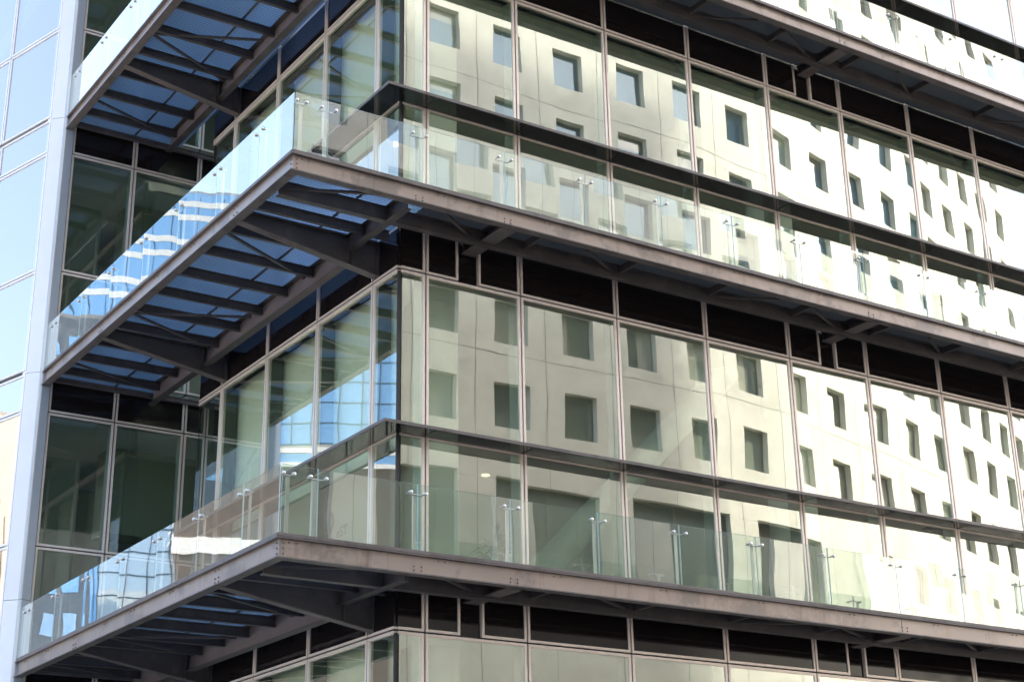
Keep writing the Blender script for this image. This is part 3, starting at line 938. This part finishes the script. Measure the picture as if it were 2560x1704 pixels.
# the hundred openings that the glass shows become windows of their own, the rest share one sheet of glazing
keep = sorted(hotel_windows, key=lambda h_: (0 if 3 <= h_[0] <= 19 else 1, abs(h_[1] - 12) > 16, h_[1] > 26, h_[0]))
rest = MB()
for n_, h_ in enumerate(keep):
    i, z0, z1, p, q = h_
    # box front looks towards the street (+y): local -y must point out
    if n_ < 98:
        d = (p - q).normalized()
        hotel_window(i, z0, z1, p, q, 'window')
    else:
        rest.add([(q.x, q.y, z0), (p.x, p.y, z0), (p.x, p.y, z1), (q.x, q.y, z1)], [(0, 1, 2, 3)])
if rest.v:
    o = hpart(rest, 'window_glazing', M['hotel_pane']); o['kind'] = 'stuff'

# ------------------------------------------------------------------ other buildings of the street, mirrored in the short facade and the balustrades
def tower(name, label, c, wd, dp, z1, rot, wall, cat='building'):
    t_ = thing(name, label, cat, (c[0], c[1], GZ), R(rot))
    MB().box(-wd / 2, wd / 2, 0, dp, 0, z1 - GZ).build('wall', M[wall], t_)
    MB().box(-wd / 2 + 0.3, wd / 2 - 0.3, 0.3, dp - 0.3, z1 - GZ, z1 - GZ + 0.4).build('roof', M['roof'], t_)
    return t_

t1 = tower('banded_tower', 'blue glass tower ringed by paired white bands, mirrored in the middle balustrade', (-52.7, 142.5), 21, 18, 72.6, 20, 'blue_glass')
zz = 71.2
for n_ in range(3):
    for dz in (0, -1.75):
        MB().box(-10.55, 10.55, -0.06, 18.06, zz + dz - GZ - 0.36, zz + dz - GZ + 0.36).build('white_band', M['band'], t1)
    zz -= 4.9
mg = MB()
for i in range(12):
    mg.box(-10.4 + i * 1.89 - 0.05, -10.4 + i * 1.89 + 0.05, -0.04, 0.0, 0, 82)
mg.build('mullion_grid', M['grid'], t1)

t2 = tower('gridded_tower', 'sky blue curtain wall tower with a dark grid, mirrored in the corner glazing', (-56, 106.5), 23, 18, 48, 28, 'blue_glass')
mg = MB()
for i in range(13):
    mg.box(-11.4 + i * 1.9 - 0.05, -11.4 + i * 1.9 + 0.05, -0.06, 0.0, 0, 58)
for j in range(29):
    mg.box(-11.5, 11.5, -0.08, -0.061, 1.2 + j * 1.95, 1.3 + j * 1.95)
mg.build('mullion_grid', M['grid'], t2)

t3 = tower('striped_block', 'brown block crowned by white strips, mirrored below the blue tower', (-35.7, 71.9), 10.4, 6, 21.6, 27, 'brown')
for z_, h_ in ((31.4, 0.32), (30.5, 0.30), (24.4, 1.0)):
    MB().box(-5.3, 5.3, -0.10, 6.1, z_, z_ + h_).build('white_band', M['band'], t3)
MB().box(-5.2, 5.2, -0.05, 0.0, 30.83, 31.37).build('window_strip', M['blue_glass'], t3)

t4 = tower('pale_glass_block', 'pale blue glass block with a thin dark grid, mirrored in the lowest balustrade', (-34.0, 86.5), 6.5, 8, 21.5, 21, 'pale_blue')
mg = MB()
for i in range(5):
    mg.box(-3.2 + i * 1.6 - 0.04, -3.2 + i * 1.6 + 0.04, -0.06, 0.0, 0, 31)
for j in range(20):
    mg.box(-3.25, 3.25, -0.08, -0.061, 1.0 + j * 1.55, 1.08 + j * 1.55)
mg.build('mullion_grid', M['grid'], t4)

t5 = tower('slate_office', 'slate grey office with blue square windows, mirrored at the far end of the lowest balustrade', (-26.3, 93.3), 11.5, 10, 35.5, 16, 'grey_wall')
for i in range(6):
    for j in range(15):
        x0 = -5.4 + i * 1.95
        MB().box(x0, x0 + 1.1, -0.05, 0.0, 2.0 + j * 2.9, 3.5 + j * 2.9).build('window', M['blue_glass'], t5)

t6 = tower('beige_tower', 'beige stone tower with small windows, mirrored in the pale glass wing', (-82.6, 84.5), 26, 16, 34.7, 46.5, 'beige')
for i in range(10):
    for j in range(11):
        x0 = -12.2 + i * 2.5
        MB().box(x0, x0 + 1.2, -0.06, 0.0, 3.0 + j * 3.3, 4.5 + j * 3.3).build('window', M['pale_blue'], t6)
mg = MB()
for i in range(11):
    mg.box(-12.8 + i * 2.5 - 0.03, -12.8 + i * 2.5 + 0.03, -0.02, 0.0, 0, 36)
mg.build('stone_joint', M['conc_dark'], t6)

# unseen tower added along the street so its shadow lies on the lower part of the hotel
L_ = (27.7 + 5) / SUN_AZ.y
sx_ = 28.0 + L_ * SUN_AZ.x; sz_ = 23.3 + L_ * math.tan(SUN_EL)
t7 = tower('shading_tower', 'unseen grey tower, added to cast the shadow on the cream building', (sx_ - 11, 5.0), 22, 10, sz_, 0, 'grey_wall')
for j in range(24):
    MB().box(-10.6, 10.6, -0.06, 0.0, 3 + j * 4.2, 5.2 + j * 4.2).build('window_band', M['pale_blue'], t7)

# long block next door on the same side of the street; the hotel's windows look back at it
t8 = tower('neighbour_block', 'long glazed block next to the office building on the same side of the street', (XE + 0.5 + 20, 0.0), 40, 16, 30.0, 0, 'grey_wall')
for j in range(8):
    MB().box(-19.7, 19.7, -0.06, 0.0, 2.0 + j * 4.7, 5.2 + j * 4.7).build('window_band', M['spandrel'], t8)

# plant in a pot behind the lower glass of the first storey
pp = thing('potted_plant', 'dark leafy plant in a pale pot behind the lower window beside the round column', 'plant', (2.05, 0.95, -4.08))
MB().tube((0, 0, 0), (0, 0, 0.36), 0.14, 0.19, 20).build('pot', M['pot'], pp)
MB().tube((0, 0, 0.30), (0.02, 0.01, 0.85), 0.02, 0.012, 8).build('stem', M['bark'], pp)
lf = MB()
rnd = random.Random(3)
for i in range(90):
    az, t_ = rnd.uniform(0, 6.283), rnd.uniform(0.35, 1.0)
    base = Vector((0.02, 0.01, 0.30 + 0.58 * t_))
    d = Vector((math.cos(az), math.sin(az), rnd.uniform(-0.1, 0.9))).normalized()
    L = rnd.uniform(0.22, 0.46); sd_ = d.cross(Vector((0, 0, 1))).normalized() * rnd.uniform(0.018, 0.035)
    m1 = base + d * L * 0.55 + Vector((0, 0, 0.03)); tip = base + d * L + Vector((0, 0, -0.07))
    lf.add([base, m1 + sd_, tip, m1 - sd_], [(0, 1, 2, 3)])
lf.build('leaves', M['leaf'], pp)
